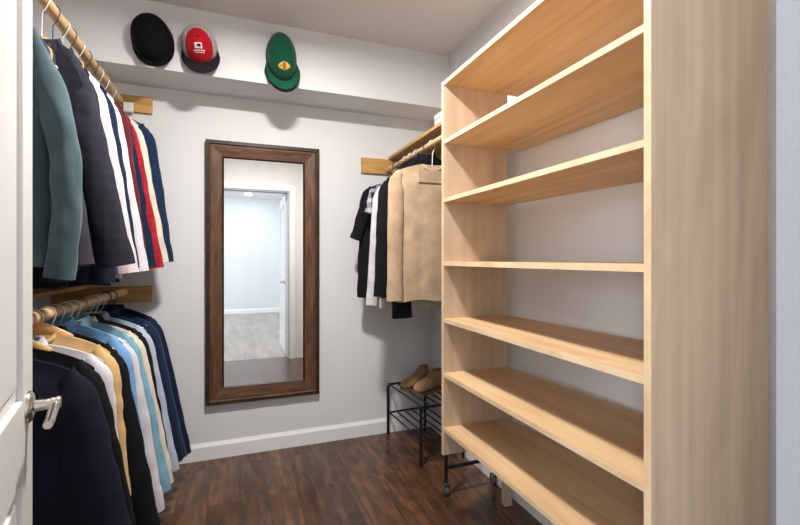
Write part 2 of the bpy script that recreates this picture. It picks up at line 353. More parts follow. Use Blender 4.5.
# ------------------------------------------------------------------ plywood shelving unit
def shelving():
    XF, YA, YN = 0.88, 1.782, 0.708; TH = 0.019
    ZB, ZT = 0.318, 2.037
    XBa, XBn = 1.225, 1.30          # back edge at the far and the near end
    t = thing('shelving_unit', 'tall open plywood shelving unit with seven shelves standing against the right wall', 'shelf', (XF, YN, 0))
    def L(x, y): return (x-XF, y-YN)
    def slab(pts, z0, z1): m = MB(); m.prism([L(*p) for p in pts], 'z', z0, z1); return m
    a = slab([(XF, YA-0.019), (XBa, YA-0.019), (XBa, YA), (XF, YA)], ZB, ZT).build('side_panel', M_plyv, t, bevel=0.001)
    MB().box(-0.0012, 0.0, YA-0.019-YN, YA-YN, ZB, ZT).build('edge_band', M_edge, a)
    a = slab([(XF, YN), (XBn, YN), (XBn, YN+0.019), (XF, YN+0.019)], ZB, ZT).build('side_panel', M_plyv, t, bevel=0.001)
    MB().box(-0.0012, 0.0, 0, 0.019, ZB, ZT).build('edge_band', M_edge, a)
    for zb in (2.018, 1.748, 1.480, 1.189, 0.928, 0.678, 0.4275):
        y0, y1 = YN+0.019, YA-0.019
        q = slab([(XF+0.002, y0), (XF+0.002, y1), ((XBa-0.004) if zb < 1.7 else 1.319 if zb > 2 else 1.29, y1), ((XBn-0.004) if zb < 1.7 else 1.318, y0)], zb, zb+TH).build('shelf_board', M_ply, t, bevel=0.0008)  # top two boards run deeper to keep lamp light off the wall
        MB().box(0.0005, 0.002, y0-YN, y1-YN, zb+0.0005, zb+TH-0.0005).build('edge_band', M_edge, q)
    # legs behind the far panel and under the near end
    MB().box(1.225-XF, 1.268-XF, YA-YN, YA-YN+0.03, 0, 0.62).build('leg', M_plyv, t, bevel=0.001)
    MB().box(0.05, 0.09, 0.019, 0.049, 0, 0.4275).build('leg', M_plyv, t, bevel=0.001)
    MB().box(1.25-XF, 1.29-XF, 0.019, 0.049, 0, 0.4275).build('leg', M_plyv, t, bevel=0.001)
shelving()

# ------------------------------------------------------------------ cleats, rods, side shelves
def board(name, x0, x1, y0, y1, z0, z1, label, cat, group=None, mat=None):
    o = MB().box(0, x1-x0, 0, y1-y0, 0, z1-z0).build(name, mat or M_pine, None, bevel=0.0015, loc=(x0, y0, z0)); return tag(o, label, cat, group)
board('support_board', XL, -0.472, YB-0.02, YB, 2.065, 2.158, 'pine board on the back wall at the end of the upper left rod', 'board')
board('support_board', XL, -0.472, YB-0.02, YB, 0.972, 1.064, 'pine board on the back wall at the end of the lower left rod', 'board')
board('support_board', 0.787, XR, YB-0.02, YB, 1.812, 1.918, 'pine board on the back wall left of the right hand rod', 'board')
M_piney = wood('pine_board_long', rgb(170, 126, 70), rgb(198, 154, 94), rgb(214, 174, 116), (22, 3, 22), 0.5, 0.3)
board('wall_shelf', XL, -0.74, 0.62, YB-0.021, 1.066, 1.084, 'narrow pine shelf on the left wall just above the lower rod', 'shelf', mat=M_piney)
board('wall_shelf', 0.985, XR, 1.83, YB, 1.9185, 1.9365, 'pine shelf above the right hand rod', 'shelf', mat=M_piney)
board('support_board', XR-0.02, XR, 1.83, YB-0.021, 1.83, 1.918, 'pine board on the right wall under the short shelf', 'board', mat=M_piney)
def rod(x, z, y0, y1, r, label):
    o = MB().lathe([(r, y0), (r, y1)], (0, 0, 0), 'y', 24).build('closet_rod', M_rod, None, smooth=True, loc=(x, 0, z)); return tag(o, label, 'rod')
RLX, RUZ, RDZ, RRX, RRZ, RR = -0.632, 2.118, 1.032, 0.972, 1.838, 0.021
RDX = -0.612
rod(RLX, RUZ, 0.55, YB-0.021, RR, 'round wooden clothes rod high on the left side')
rod(RDX, RDZ, 0.55, YB-0.021, RR, 'round wooden clothes rod low on the left side')
rod(RRX, RRZ, 1.83, YB-0.021, 0.016, 'round wooden clothes rod on the right side under the short shelf')
# near end supports of the left rods: a pine upright on the front wall side
board('support_board', -0.95, -0.54, 0.53, 0.55, 2.065, 2.158, 'pine board at the near end of the upper left rod', 'board')
board('support_board', -0.95, -0.54, 0.53, 0.55, 0.972, 1.064, 'pine board at the near end of the lower left rod', 'board')
o = MB().box(0, 0.05, 0, 0.02, 0, 0.055).build('rod_bracket', M_whiteplastic, None, bevel=0.004, loc=(-0.612, YB-0.042, 2.055)); tag(o, 'white plastic block on the upper board beside the rod end', 'bracket')
# white box on the right shelf
t = thing('storage_box', 'white cardboard box on the shelf above the right hand rod', 'box', (1.16, 2.04, 1.9367))
MB().box(-0.125, 0.125, -0.15, 0.15, 0, 0.065).build('box_body', M_card, t, bevel=0.002)
MB().box(-0.128, 0.128, -0.153, 0.153, 0.065, 0.092).build('lid', M_card, t, bevel=0.003)

# ------------------------------------------------------------------ hangers
def make_hanger(kind, x, y, zrod, rrod, zneck, half, drop, label, group, rz=0.0, tone=None):
    """hook over the rod, stem, shoulders reaching +-half, falling by drop"""
    t = thing('clothes_hanger', label, 'hanger', (x, y, zneck), rz, group)
    mh = {'wood': M_wire, 'white': M_whiteplastic, 'black': M_blackplastic, 'wire': M_wire, 'gold': tone}[kind]
    mb = {'wood': M_hangwood, 'white': M_whiteplastic, 'black': M_blackplastic, 'wire': M_wire, 'gold': tone}[kind]
    hr = rrod+0.0035; zc = zrod-zneck; w = 0.0022 if kind in ('wood', 'wire') else 0.0026
    if zrod > 2: w = 0.0017
    pts = []
    for k in range(15):
        a = math.radians(-35+k*(215)/14); pts.append((-hr*math.cos(a), 0, zc+hr*math.sin(a)+0.0))
    pts += [(hr*0.98, 0, zc-0.008), (hr*0.55, 0, zc-hr-0.012), (0.003, 0, zc-hr-0.028), (0, 0, 0.0)]
    MB().tube(pts, w, 8).build('hook', mh, t, smooth=True)
    if kind == 'wood':
        ring = []
        for k in range(25):
            u = -1+2*k/24; xx = u*half; zz = -drop*abs(u)**1.25+0.0; hgt = 0.020*(1-0.45*abs(u))+0.004; 
            yo = 0.012*abs(u)**2
            ring.append([(xx, yo+0.007*math.cos(q*PI/4), zz+hgt*math.sin(q*PI/4)) for q in range(8)])
        MB().rings(ring).build('shoulder_bar', mb, t, smooth=True)
        MB().tube([(-half*0.8, 0.006, -drop*0.85), (half*0.8, 0.006, -drop*0.85)], 0.004, 8).build('cross_bar', mb, t, smooth=True)
    else:
        r = 0.0022 if kind == 'wire' else 0.0045
        pts = [(half*u, 0, -drop*abs(u)**1.15) for u in [k/8-1 for k in range(17)]]
        pts = pts+[(half*0.97, 0, -drop-0.012), (-half*0.97, 0, -drop-0.012)]
        MB().tube(pts, r, 8, closed=True).build('shoulder_bar', mb, t, smooth=True)
    return t

# ------------------------------------------------------------------ garments
def sm(t): t = max(0, min(1, t)); return t*t*(3-2*t)
def lerp(a, b, t): return a+(b-a)*t
GSEED = [0]
def garment(name, label, cat, mat, x, y, zneck, ztip, zhem, sw=0.2, bw=0.17, hw=0.18, cuffx=0.3, cuffz=None, cw=0.05, aw=0.065,
            depth=0.030, nw=0.055, style='shirt', group=None, rz=0.0, trim=None, folds=1.0, short=False, left=True, cuffmat=None, inner=None, sd=None, bulge=0.006):
    GSEED[0] += 1; S = GSEED[0]*7.31; rnd = random.Random(GSEED[0])
    t = thing(name, label, cat, (x, y, zhem), rz, group)
    zn, zt = zneck-zhem, ztip-zhem
    if cuffz is None: cuffz = zhem+0.03
    def top(xx):
        u = max(0, (abs(xx)-nw)/(sw-nw)); u = min(u, 1.0); return zn-(zn-zt)*(0.35*u+0.65*u**1.5)-0.022*u**7 - (0.012*(1-min(1, abs(xx)/nw))**1)
    n, mlev = 60, 34; rings = []
    for j in range(mlev+1):
        q = j/mlev
        w = lerp(sw-0.018, bw, sm(q/0.22)) if q < 0.22 else lerp(bw, hw, sm((q-0.22)/0.78))
        d = lerp(0.006, depth, sm(q/0.16)); row = []
        for i in range(n):
            a = 2*PI*i/n; ca, sa = math.cos(a), math.sin(a)
            xx = w*math.copysign(abs(ca)**0.75, ca); yy = d*math.copysign(abs(sa)**0.7, sa)
            f = folds*q*0.009*(math.sin(xx*42+S+2.2*q)+0.6*math.sin(xx*75+S*1.7-q*3))
            nn = noise.noise(Vector((xx*9+S, q*5, (1 if sa > 0 else -1)*3.1)))*0.014*folds*sm(q*3)
            yy += f + nn*(1 if sa >= 0 else -1)*0.6
            zz = lerp(top(xx), 0, q) + (0.006*math.sin(xx*25+S)*q)
            xo = xx+noise.noise(Vector((S, q*6, ca)))*0.006*sm(q*4)
            row.append((xo, yy, zz))
        rings.append(row)
    body = MB().rings(rings).build('body', mat, t, smooth=True)
    # hem stitching band
    # sleeves
    for sgn in ((-1, 1) if left else (1,)):
        m = MB(); rows = []; K = 26
        dd = sd if sd else depth
        S0 = Vector((sgn*(sw-0.062), -0.003, top(sw-0.062)-0.016)); E = Vector((sgn*(cuffx-0.75*cw), -0.014-0.2*dd, cuffz-zhem))
        sh = Vector((sgn*(sw-0.75*aw*0.80), -0.006, zt-0.045))
        mid = sh.lerp(E, 0.45)+Vector((sgn*bulge, -0.004, 0))
        def P(u):
            if short: return S0.lerp(E, u)
            if u < 0.12: return S0.lerp(sh, u/0.12)
            v = (u-0.12)/0.88; return sh*(1-v)**2+mid*2*v*(1-v)+E*v*v
        for k in range(K+1):
            u = k/K; p = P(u); p2 = P(min(1, u+0.02)); p1 = P(max(0, u-0.02)); tt = (p2-p1).normalized()
            if u < 0.25:
                br = sm(u/0.25); tt = (Vector((sgn*0.75, 0, -0.65)).normalized()*(1-br)+tt*br).normalized()
            nx = Vector((tt.z, 0, -tt.x))
            if nx.x < 0: nx = -nx
            w = lerp(aw, cw, sm(u))*(0.45+0.55*sm(u/0.16)); d = (dd*0.85)*(0.4+0.6*sm(u/0.18))
            row = []
            for i in range(22):
                a = 2*PI*i/22; ca, sa = math.cos(a), math.sin(a)
                wr = noise.noise(Vector((S+u*9, ca*1.6, sa*1.2+sgn*5)))*0.006*folds*sm(u*3)*(1.3-0.6*u)
                wr += 0.0015*folds*math.sin(u*34+S+ca*2)*math.exp(-((u-0.5)/0.16)**2)
                row.append(p+nx*(ca*(w/1.0)*0.75+wr*ca)+Vector((0, sa*(d+wr), 0)))
            rows.append(row)
        m.rings(rows); s = m.build('sleeve', mat, t, smooth=True)
        if not short:
            c = MB(); cr = []
            for k in (K-3, K-2, K-1, K):
                cen = sum((Vector(p) for p in rows[k]), Vector())/22
                g = 1.03 if k in (K-3,) else 1.06
                cr.append([cen+(Vector(p)-cen)*g + (Vector((0, 0, -0.001)) if k == K else Vector()) for p in rows[k]])
            c.rings(cr).build('cuff', cuffmat or mat, s, smooth=True)
    tm = trim or mat
    if style in ('shirt', 'polo'):
        # collar: band and folded leaf
        c = MB(); cr = []
        for (r, z, dy) in ((nw*0.95, -0.012, 0), (nw*0.78, 0.022, 0.0), (nw*0.92, 0.026, 0), (nw*1.12, 0.004, 0), (nw*1.22, -0.022, 0), (nw*1.15, -0.024, 0), (nw*1.05, 0.002, 0)):
            row = []
            for i in range(28):
                a = 2*PI*i/28; ca, sa = math.cos(a), math.sin(a)
                fr = max(0, -sa); row.append((r*ca, (r*0.42)*sa+0.0, zn+z-0.022*fr+(0 if r < nw else -0.016*fr)))
            cr.append(row)
        c.rings(cr, False, False).build('collar', tm, t, smooth=True)
        p = MB(); pr = []
        for k in range(14):
            q = 0.05+0.93*k/13; dd = lerp(0.006, depth, sm(q/0.16))
            yy = -dd-0.003+folds*q*0.009*(math.sin(S+2.2*q)+0.6*math.sin(S*1.7-q*3))
            zz = lerp(top(0), 0, q); pr.append([(-0.015, yy-0.002, zz), (0.015, yy-0.002, zz), (0.015, yy+0.006, zz), (-0.015, yy+0.006, zz)])
        pl = p.rings(pr).build('placket', tm, t, smooth=False)
        for k in range(1, 7):
            q = 0.05+0.93*(k*2)/13; r = pr[k*2]; MB().lathe([(0.0005, -0.002), (0.005, -0.002), (0.0055, 0), (0.0005, 0.0)], (0, r[0][1]-0.0005, r[0][2]), 'y', 10).build('button', M_whiteplastic if mat.name.startswith(('white', 'cream', 'blue')) else M_sole, pl, smooth=True)
    elif style == 'jacket':
        for sgn in (-1, 1):
            l = MB(); dd = depth
            pts = [(sgn*nw*0.8, zn+0.012), (sgn*(nw+0.055), zn-0.09), (sgn*(nw+0.075), zn-0.14), (sgn*0.045, zn-0.31), (sgn*0.004, zn-0.36), (sgn*0.006, zn-0.25), (sgn*nw*0.55, zn-0.03)]
            fr = [[(px, -lerp(0.010, dd, sm((zn-pz)/zn/0.16))-0.010*((zn-pz)*1.5+0.3), pz) for px, pz in pts]]
            fr.append([(px, py+0.006, pz) for px, py, pz in fr[0]])
            l.rings(fr).build('lapel', tm, t, bevel=0.001)
        c = MB(); cr = []
        for (r, z) in ((nw*1.0, -0.02), (nw*0.8, 0.016), (nw*0.95, 0.020), (nw*1.25, -0.022), (nw*1.15, -0.026)):
            cr.append([(r*math.cos(2*PI*i/28), r*0.42*math.sin(2*PI*i/28), zn+z-0.02*max(0, -math.sin(2*PI*i/28))) for i in range(28)])
        c.rings(cr, False, False).build('collar', tm, t, smooth=True)
        if inner:
            MB().prism([(-0.03, zn-0.01), (0.03, zn-0.01), (0.0, zn-0.22)], 'y', -depth-0.004, -0.004).build('shirt_front', inner, t)
        for k in range(2): MB().lathe([(0.0005, -0.003), (0.009, -0.003), (0.010, 0), (0.0005, 0)], (0.012, -depth-0.010, zn*0.42-k*0.11), 'y', 12).build('button', M_blackplastic, t, smooth=True)
    else:
        c = MB(); pts = []
        for i in range(28):
            a = 2*PI*i/28; pts.append((nw*1.0*math.cos(a), nw*0.30*math.sin(a), zn-0.004-0.028*max(0, -math.sin(a))))
        c.tube(pts, 0.007, 8, closed=True).build('neckband', tm, t, smooth=True)
    return t
HG = {}
def hang(side, y, hk, *a, **kw):
    """garment on its own hanger; side picks the rod"""
    x, zr, rr = {'U': (RLX, RUZ, RR), 'L': (RDX, RDZ, RR), 'R': (RRX, RRZ, 0.016)}[side]
    short = kw.pop('hlabel'); xo = kw.pop('dx', 0)
    tone = kw.pop('tone', None)
    g = garment(*a, x=x+xo, y=y, **kw)
    zn, zt, sw = kw['zneck'], kw['ztip'], kw['sw']
    make_hanger(hk, x+xo, y, zr, rr, zn+(0.026 if hk == 'wood' and side == 'L' else -0.004), *((0.10, 0.048) if hk == 'wood' and side == 'L' else (sw*0.86, (zn-zt)*0.78)), short, {'U': 'hangers on the upper left rod', 'L': 'hangers on the lower left rod', 'R': 'hangers on the right rod'}[side], kw.get('rz', 0), tone)
    return g

F = {}
def fb(k, c, **kw): F[k] = fabric(k+'_cloth', rgb(*c), **kw); return F[k]
teal = fb('teal_grey', (70, 90, 98)); teal2 = fb('teal_rib', (64, 83, 90))
blackf = fb('black', (20, 20, 24)); navy = fb('navy', (24, 28, 44)); navy2 = fb('deep_navy', (20, 34, 58)); navyb = fb('navy_blue', (24, 44, 74))
charcoal = fb('charcoal', (38, 38, 48), kind='check', c2=rgb(43, 44, 55), freq=70)
greyf = fb('dark_grey', (56, 54, 62)); whitef = fb('white', (208, 206, 212)); pinkish = fb('white_pink_check', (210, 200, 206), kind='check', c2=rgb(214, 188, 198), freq=160)
burg = fb('burgundy', (92, 24, 36)); redf = fb('red_check', (168, 30, 44), kind='check', c2=rgb(136, 26, 40), freq=90); cream = fb('cream', (214, 206, 192))
tanf = fb('tan', (206, 170, 118)); blue = fb('blue_shirt', (112, 158, 206)); lblue = fb('blue_pale', (176, 188, 208)); tealb = fb('teal_blue', (118, 164, 184))
khaki = fb('khaki', (180, 156, 130)); whitep = fb('white_pattern', (40, 42, 60), kind='check', c2=rgb(190, 190, 200), freq=50)
brass = plain('brass_wire', (0.55, 0.36, 0.12, 1), 0.3, 1.0)
GU, GL, GR = 'clothes on the upper left rod', 'clothes on the lower left rod', 'clothes on the right rod'
# upper left rod, near to far
def up(y, hk, nm, lab, cat, mat, hl, **kw):
    d = dict(zneck=1.965, ztip=1.89, zhem=1.18, sw=0.14, bw=0.125, hw=0.17, cuffx=0.25, cuffz=1.17, aw=0.05, cw=0.05, group=GU)
    d.update(kw); return hang('U', y, hk, nm, lab, cat, mat, hlabel=hl, **d)
up(1.52, 'wood', 'sweatshirt', 'grey teal sweatshirt nearest the door on the upper left rod', 'sweatshirt', teal, 'wooden hanger holding the grey teal sweatshirt', zneck=1.905, ztip=1.80, zhem=1.20, sw=0.138, bw=0.12, hw=0.12, bulge=0.075, cuffx=0.182, cuffz=1.165, cw=0.047, aw=0.056, depth=0.032, style='crew', trim=teal2, cuffmat=teal2)
up(1.61, 'black', 'long_coat', 'long black coat between the teal sweatshirt and the grey jacket', 'coat', blackf, 'black hanger holding the long black coat', zneck=1.90, ztip=1.83, zhem=1.14, sw=0.09, bw=0.085, hw=0.13, cuffx=0.15, cuffz=1.15, style='crew')
up(1.70, 'wire', 'suit_jacket', 'dark grey jacket mostly hidden behind the teal sweatshirt', 'jacket', greyf, 'wire hanger holding the hidden dark grey jacket', ztip=1.83, zneck=1.92, zhem=1.18, sw=0.09, bw=0.085, hw=0.14, cuffx=0.183, cuffz=1.20, cw=0.06, style='crew')
up(1.80, 'wood', 'suit_jacket', 'wide charcoal suit jacket behind the teal sweatshirt', 'jacket', charcoal, 'wooden hanger holding the charcoal suit jacket', zhem=1.19, sw=0.135, bw=0.13, hw=0.17, cuffx=0.279, cuffz=1.195, cw=0.072, aw=0.072, depth=0.032, style='jacket')
up(1.89, 'black', 'long_coat', 'long dark navy coat whose hem shows under the charcoal jacket', 'coat', navy, 'black hanger holding the long dark navy coat', zhem=1.12, sw=0.13, bw=0.12, hw=0.18, cuffx=0.20, cuffz=1.13, style='jacket')
up(1.98, 'wire', 'dress_shirt', 'white shirt with a faint pink check right behind the charcoal jacket', 'shirt', pinkish, 'wire hanger holding the pink checked shirt', zhem=1.15, cuffx=0.255, cuffz=1.165, hw=0.20)
up(2.06, 'black', 'dress_shirt', 'dark navy shirt between two white shirts', 'shirt', navy2, 'black hanger holding the dark navy shirt between the white ones', zhem=1.13, cuffx=0.245, cuffz=1.18, sw=0.145)
up(2.15, 'wire', 'dress_shirt', 'plain white shirt in front of the burgundy one', 'shirt', whitef, 'wire hanger holding the plain white shirt', zhem=1.17, cuffx=0.262, cuffz=1.165, sw=0.148, cw=0.06)
up(2.25, 'black', 'dress_shirt', 'dark burgundy shirt behind the plain white shirt', 'shirt', burg, 'black hanger holding the burgundy shirt', zhem=1.20, cuffx=0.235, cuffz=1.22, sw=0.158)
up(2.34, 'black', 'dress_shirt', 'navy shirt squeezed between the burgundy and the red shirts', 'shirt', navy2, 'black hanger holding the squeezed navy shirt', zhem=1.18, cuffx=0.262, cuffz=1.18, sw=0.150)
up(2.425, 'wire', 'flannel_shirt', 'bright red checked shirt on the upper left rod', 'shirt', redf, 'wire hanger holding the red checked shirt', zhem=1.20, cuffx=0.282, cuffz=1.175, sw=0.155)
up(2.52, 'wire', 'dress_shirt', 'cream shirt between the red shirt and the last navy one', 'shirt', cream, 'wire hanger holding the cream shirt on the upper rod', zhem=1.22, cuffx=0.288, cuffz=1.20, sw=0.168, ztip=1.90)
up(2.65, 'wire', 'dress_shirt', 'navy shirt last on the upper left rod by the back wall', 'shirt', navyb, 'wire hanger holding the navy shirt nearest the back wall', zneck=1.985, ztip=1.915, zhem=1.20, cuffx=0.295, cuffz=1.20, sw=0.195, bw=0.17, hw=0.20, aw=0.07, cw=0.075, depth=0.035)
# lower left rod, near to far
def low(y, hk, nm, lab, cat, mat, hl, **kw):
    d = dict(zneck=0.955, ztip=0.885, zhem=0.20, sw=0.225, bw=0.20, hw=0.25, cuffx=0.33, cuffz=0.22, group=GL, aw=0.06, cw=0.055)
    d.update(kw); return hang('L', y, hk, nm, lab, cat, mat, hlabel=hl, **d)
low(1.44, 'wire', 'suit_jacket', 'navy suit jacket nearest the door on the lower left rod', 'jacket', navy, 'wire hanger holding the nearest navy suit jacket', zhem=0.18, cuffz=0.25, cuffx=0.36, style='jacket', cw=0.085, aw=0.085, depth=0.034)
low(1.523, 'wood', 'suit_jacket', 'black suit jacket with a white shirt collar behind the nearest navy jacket', 'jacket', blackf, 'front wooden hanger with a silver hook on the lower rod', style='jacket', zneck=0.965, ztip=0.893, sw=0.225, trim=blackf, inner=whitef, cuffz=0.23, cuffx=0.35)
low(1.612, 'wire', 'dress_shirt', 'white shirt behind the black suit jacket on the lower rod', 'shirt', whitef, 'wire hanger holding the white shirt behind the black suit jacket', zneck=0.958, ztip=0.895, zhem=0.40, cuffz=0.45, cuffx=0.262, hw=0.21)
low(1.69, 'wood', 'cardigan', 'light tan cardigan on a wooden hanger on the lower rod', 'cardigan', tanf, 'second wooden hanger with a silver hook, under the tan cardigan', zneck=0.978, ztip=0.905, zhem=0.38, cuffz=0.42, cuffx=0.268, style='crew', hw=0.21)
low(1.79, 'wire', 'suit_jacket', 'black jacket between the tan cardigan and the bright blue shirt', 'jacket', blackf, 'wire hanger holding the black jacket in front of the blue shirt', style='jacket', cuffz=0.215, zneck=0.968, cuffx=0.345, cw=0.07, aw=0.065)
low(1.865, 'wire', 'dress_shirt', 'bright blue shirt showing its shoulders on the lower rod', 'shirt', blue, 'wire hanger holding the bright blue shirt', zneck=0.985, ztip=0.902, zhem=0.36, cuffz=0.50, cuffx=0.278, hw=0.21)
low(1.955, 'white', 'dress_shirt', 'white shirt with long sleeves in front of the teal blue one', 'shirt', whitef, 'white hanger holding the white shirt before the teal blue one', cuffz=0.215, cuffx=0.333, cw=0.062)
low(2.035, 'white', 'dress_shirt', 'teal blue shirt on the lower left rod', 'shirt', tealb, 'white hanger holding the teal blue shirt', cuffz=0.25, zneck=0.975, cuffx=0.345, cw=0.062)
low(2.118, 'gold', 'dress_shirt', 'cream shirt between the teal blue shirt and the black one', 'shirt', cream, 'brass coloured hanger holding the lower cream shirt', cuffz=0.24, cuffx=0.345, tone=brass, cw=0.062)
low(2.20, 'wire', 'dress_shirt', 'black shirt showing as a thin edge behind the cream one', 'shirt', blackf, 'wire hanger holding the thin black shirt', cuffz=0.24, cuffx=0.33)
low(2.29, 'white', 'dress_shirt', 'pale blue grey shirt in front of the last dark garments', 'shirt', lblue, 'white hanger holding the pale blue grey shirt', cuffz=0.22, cuffx=0.345)
low(2.38, 'wire', 'dress_shirt', 'dark navy shirt behind the pale blue grey shirt', 'shirt', navy2, 'wire hanger holding the dark navy shirt on the lower rod', cuffz=0.22, cuffx=0.352, depth=0.034)
low(2.47, 'black', 'dress_shirt', 'navy shirt, last but one before the back wall on the lower rod', 'shirt', navyb, 'black hanger holding the last but one navy shirt', cuffz=0.20, cuffx=0.36, depth=0.034)
low(2.58, 'black', 'suit_jacket', 'dark navy jacket last on the lower left rod by the back wall', 'jacket', navy2, 'black hanger holding the last dark navy jacket', style='jacket', cuffz=0.17, cuffx=0.372, zneck=0.965, depth=0.038, cw=0.07)
# right rod, near to far
def rt(y, hk, nm, lab, cat, mat, hl, **kw):
    d = dict(zneck=1.725, ztip=1.655, zhem=1.0, sw=0.235, bw=0.21, hw=0.20, cuffx=0.26, cuffz=1.0, group=GR)
    d.update(kw); return hang('R', y, hk, nm, lab, cat, mat, hlabel=hl, **d)
kh = rt(2.086, 'white', 'work_shirt', 'khaki work shirt with a flat chest flap on the right rod', 'shirt', khaki, 'white hanger holding the khaki work shirt', ztip=1.665, zhem=1.0, cuffz=1.005, cw=0.056, aw=0.060, depth=0.026, folds=0.45, style='crew', sw=0.243, bw=0.205, hw=0.205, cuffx=0.262)
pk = MB(); pk.box(-0.093, 0.10, -0.0315, -0.020, 0.622, 0.690); p = pk.build('chest_flap', khaki, kh, bevel=0.002)
rt(2.16, 'black', 'coat', 'black coat right behind the khaki shirt, its dark sleeve hanging below', 'coat', blackf, 'black hanger holding the black coat behind the khaki shirt', zneck=1.785, ztip=1.69, zhem=1.02, cuffz=0.905, style='jacket', sw=0.20, cuffx=0.205, cw=0.072, bw=0.15, hw=0.15, aw=0.06)
rt(2.30, 'white', 'dress_shirt', 'black shirt on a white hanger left of the khaki shirt', 'shirt', blackf, 'white hanger holding the black shirt left of the khaki one', zhem=1.0, cuffz=1.01, sw=0.225, cuffx=0.265, cw=0.075, aw=0.07, hw=0.23)
rt(2.39, 'white', 'long_shirt', 'cream shirt whose hem hangs below the black shirt on the right rod', 'shirt', cream, 'white hanger holding the cream shirt behind the black one', ztip=1.63, zhem=0.925, cuffx=0.185, cuffz=1.0, sw=0.18, bw=0.18, hw=0.20, depth=0.022, folds=0.5)
rt(2.475, 'white', 'dress_shirt', 'white shirt showing as a narrow strip beside the black shirt on the right rod', 'shirt', whitef, 'white hanger holding the white shirt on the right rod', ztip=1.64, cuffz=0.945, cuffx=0.262, sw=0.205, zhem=0.99, cw=0.045, depth=0.024, folds=0.5)
rt(2.56, 'black', 'patterned_shirt', 'navy shirt with a white pattern on the right rod', 'shirt', whitep, 'black hanger holding the patterned navy shirt', ztip=1.64, sw=0.23, cuffx=0.25, cuffz=1.50, short=True, aw=0.05, cw=0.05, folds=0.5, depth=0.024, zhem=1.05, hw=0.18, bw=0.18)
rt(2.66, 'black', 'tee_shirt', 'black short sleeved shirt nearest the back wall on the right rod', 'shirt', blackf, 'black hanger holding the black short sleeved shirt', ztip=1.665, sw=0.225, hw=0.26, bw=0.245, cuffx=0.315, cuffz=1.345, short=True, aw=0.07, cw=0.05, zhem=0.975, style='crew', depth=0.032)

# ------------------------------------------------------------------ caps on the soffit
def cap(label, x, zc, w, h, rot, mcrown, mback, mbrim, seam, logo=None, brim_len=0.07, depth=0.115, under=None, full=False, flare=0.13):
    Y = 2.563
    t = thing('baseball_cap', label, 'cap', (x, Y, zc), 0, 'caps hung along the soffit')
    t.rotation_euler = (0, rot, 0)
    a, b = w/2, h/2-brim_len/2; oz = brim_len/2            # crown ellipse half axes, crown centre shifted up
    def dome(f0, f1, mat, name, grow=0, ka=1, kb=1, dz=0):
        # polar dome: angle f around, from rim (r=1, y=0) to the button (r=0, y=-depth)
        rings = []; nr, ns = 12, 40
        for j in range(nr+1):
            r = 1-j/nr; prof = (1-r**2.6)**0.5 if r < 1 else 0
            row = []
            for i in range(ns+1):
                f = f0+(f1-f0)*i/ns; row.append(((a*ka+grow)*max(r, 0.02)*math.cos(f), -(depth+grow)*prof-0.004, oz+dz+(b*kb+grow)*max(r, 0.02)*math.sin(f)))
            rings.append(row)
        m = MB(); vs = [p for q in rings for p in q]; n = ns+1; fs = [(j*n+i, j*n+i+1, (j+1)*n+i+1, (j+1)*n+i) for j in range(nr) for i in range(ns)]
        m.add(vs, fs); o = m.build(name, mat, t, smooth=True)
        s = o.modifiers.new('s', 'SOLIDIFY'); s.thickness = 0.003; s.offset = 0
        return o
    if full:
        dome(0, 2*PI, mback, 'back_panels'); dome(0, 2*PI, mcrown, 'front_panels', 0.004, 0.91, 0.93, -0.05*b)
    else:
        dome(0, PI, mback, 'back_panels'); dome(PI, 2*PI, mcrown, 'front_panels')
    for f in () if full else (PI*1.5, PI*0.5, PI/6, PI*5/6, PI*7/6, PI*11/6):
        pts = [((a)*r*math.cos(f), -(depth)*((1-r**2.6)**0.5)-0.0065, oz+b*r*math.sin(f)) for r in [k/10 for k in range(0, 10)]]
        MB().tube(pts, 0.0013, 6).build('seam', seam, t, smooth=True)
    MB().lathe([(0.0005, -0.006), (0.006, -0.004), (0.007, 0), (0.0005, 0)], (0, -depth-0.005, oz), 'y', 12).build('top_button', seam, t, smooth=True)
    # brim: curved crescent hanging below
    def brim(mat, name, y_off, ext):
        rings = []; ns, nr = 30, 7
        for j in range(nr+1):
            q = j/nr; row = []
            for i in range(ns+1):
                f = PI+0.16+(PI-0.32)*i/ns
                ca, sa = math.cos(f), math.sin(f)
                xr = a*ca*(1+flare*q)*(1+ext*2); zr = oz+b*sa-(brim_len+ext)*q*abs(sa)**0.32-0.012*q*(1-abs(sa))
                # arch: centre stands further out than the sides
                yy = -0.010-0.035*(abs(sa)**1.5)-q*0.020*abs(sa) + y_off
                row.append((xr, yy, zr))
            rings.append(row)
        m = MB(); n = ns+1; m.add([p for q in rings for p in q], [(j*n+i, j*n+i+1, (j+1)*n+i+1, (j+1)*n+i) for j in range(nr) for i in range(ns)])
        o = m.build(name, mat, t, smooth=True); s = o.modifiers.new('s', 'SOLIDIFY'); s.thickness = 0.004; s.offset = 0; return o
    br = brim(mbrim, 'brim', 0, 0)
    if under: brim(under, 'brim_underside', 0.006, 0.012)
    if logo: logo(t, a, b, oz, depth)
    return t
def dome_pt(a, b, oz, depth, x, z, off=0.004):
    r = min(0.98, math.hypot(x/a, (z-oz)/b)); return (x, -depth*((1-r**2.6)**0.5)-0.004-off, z)
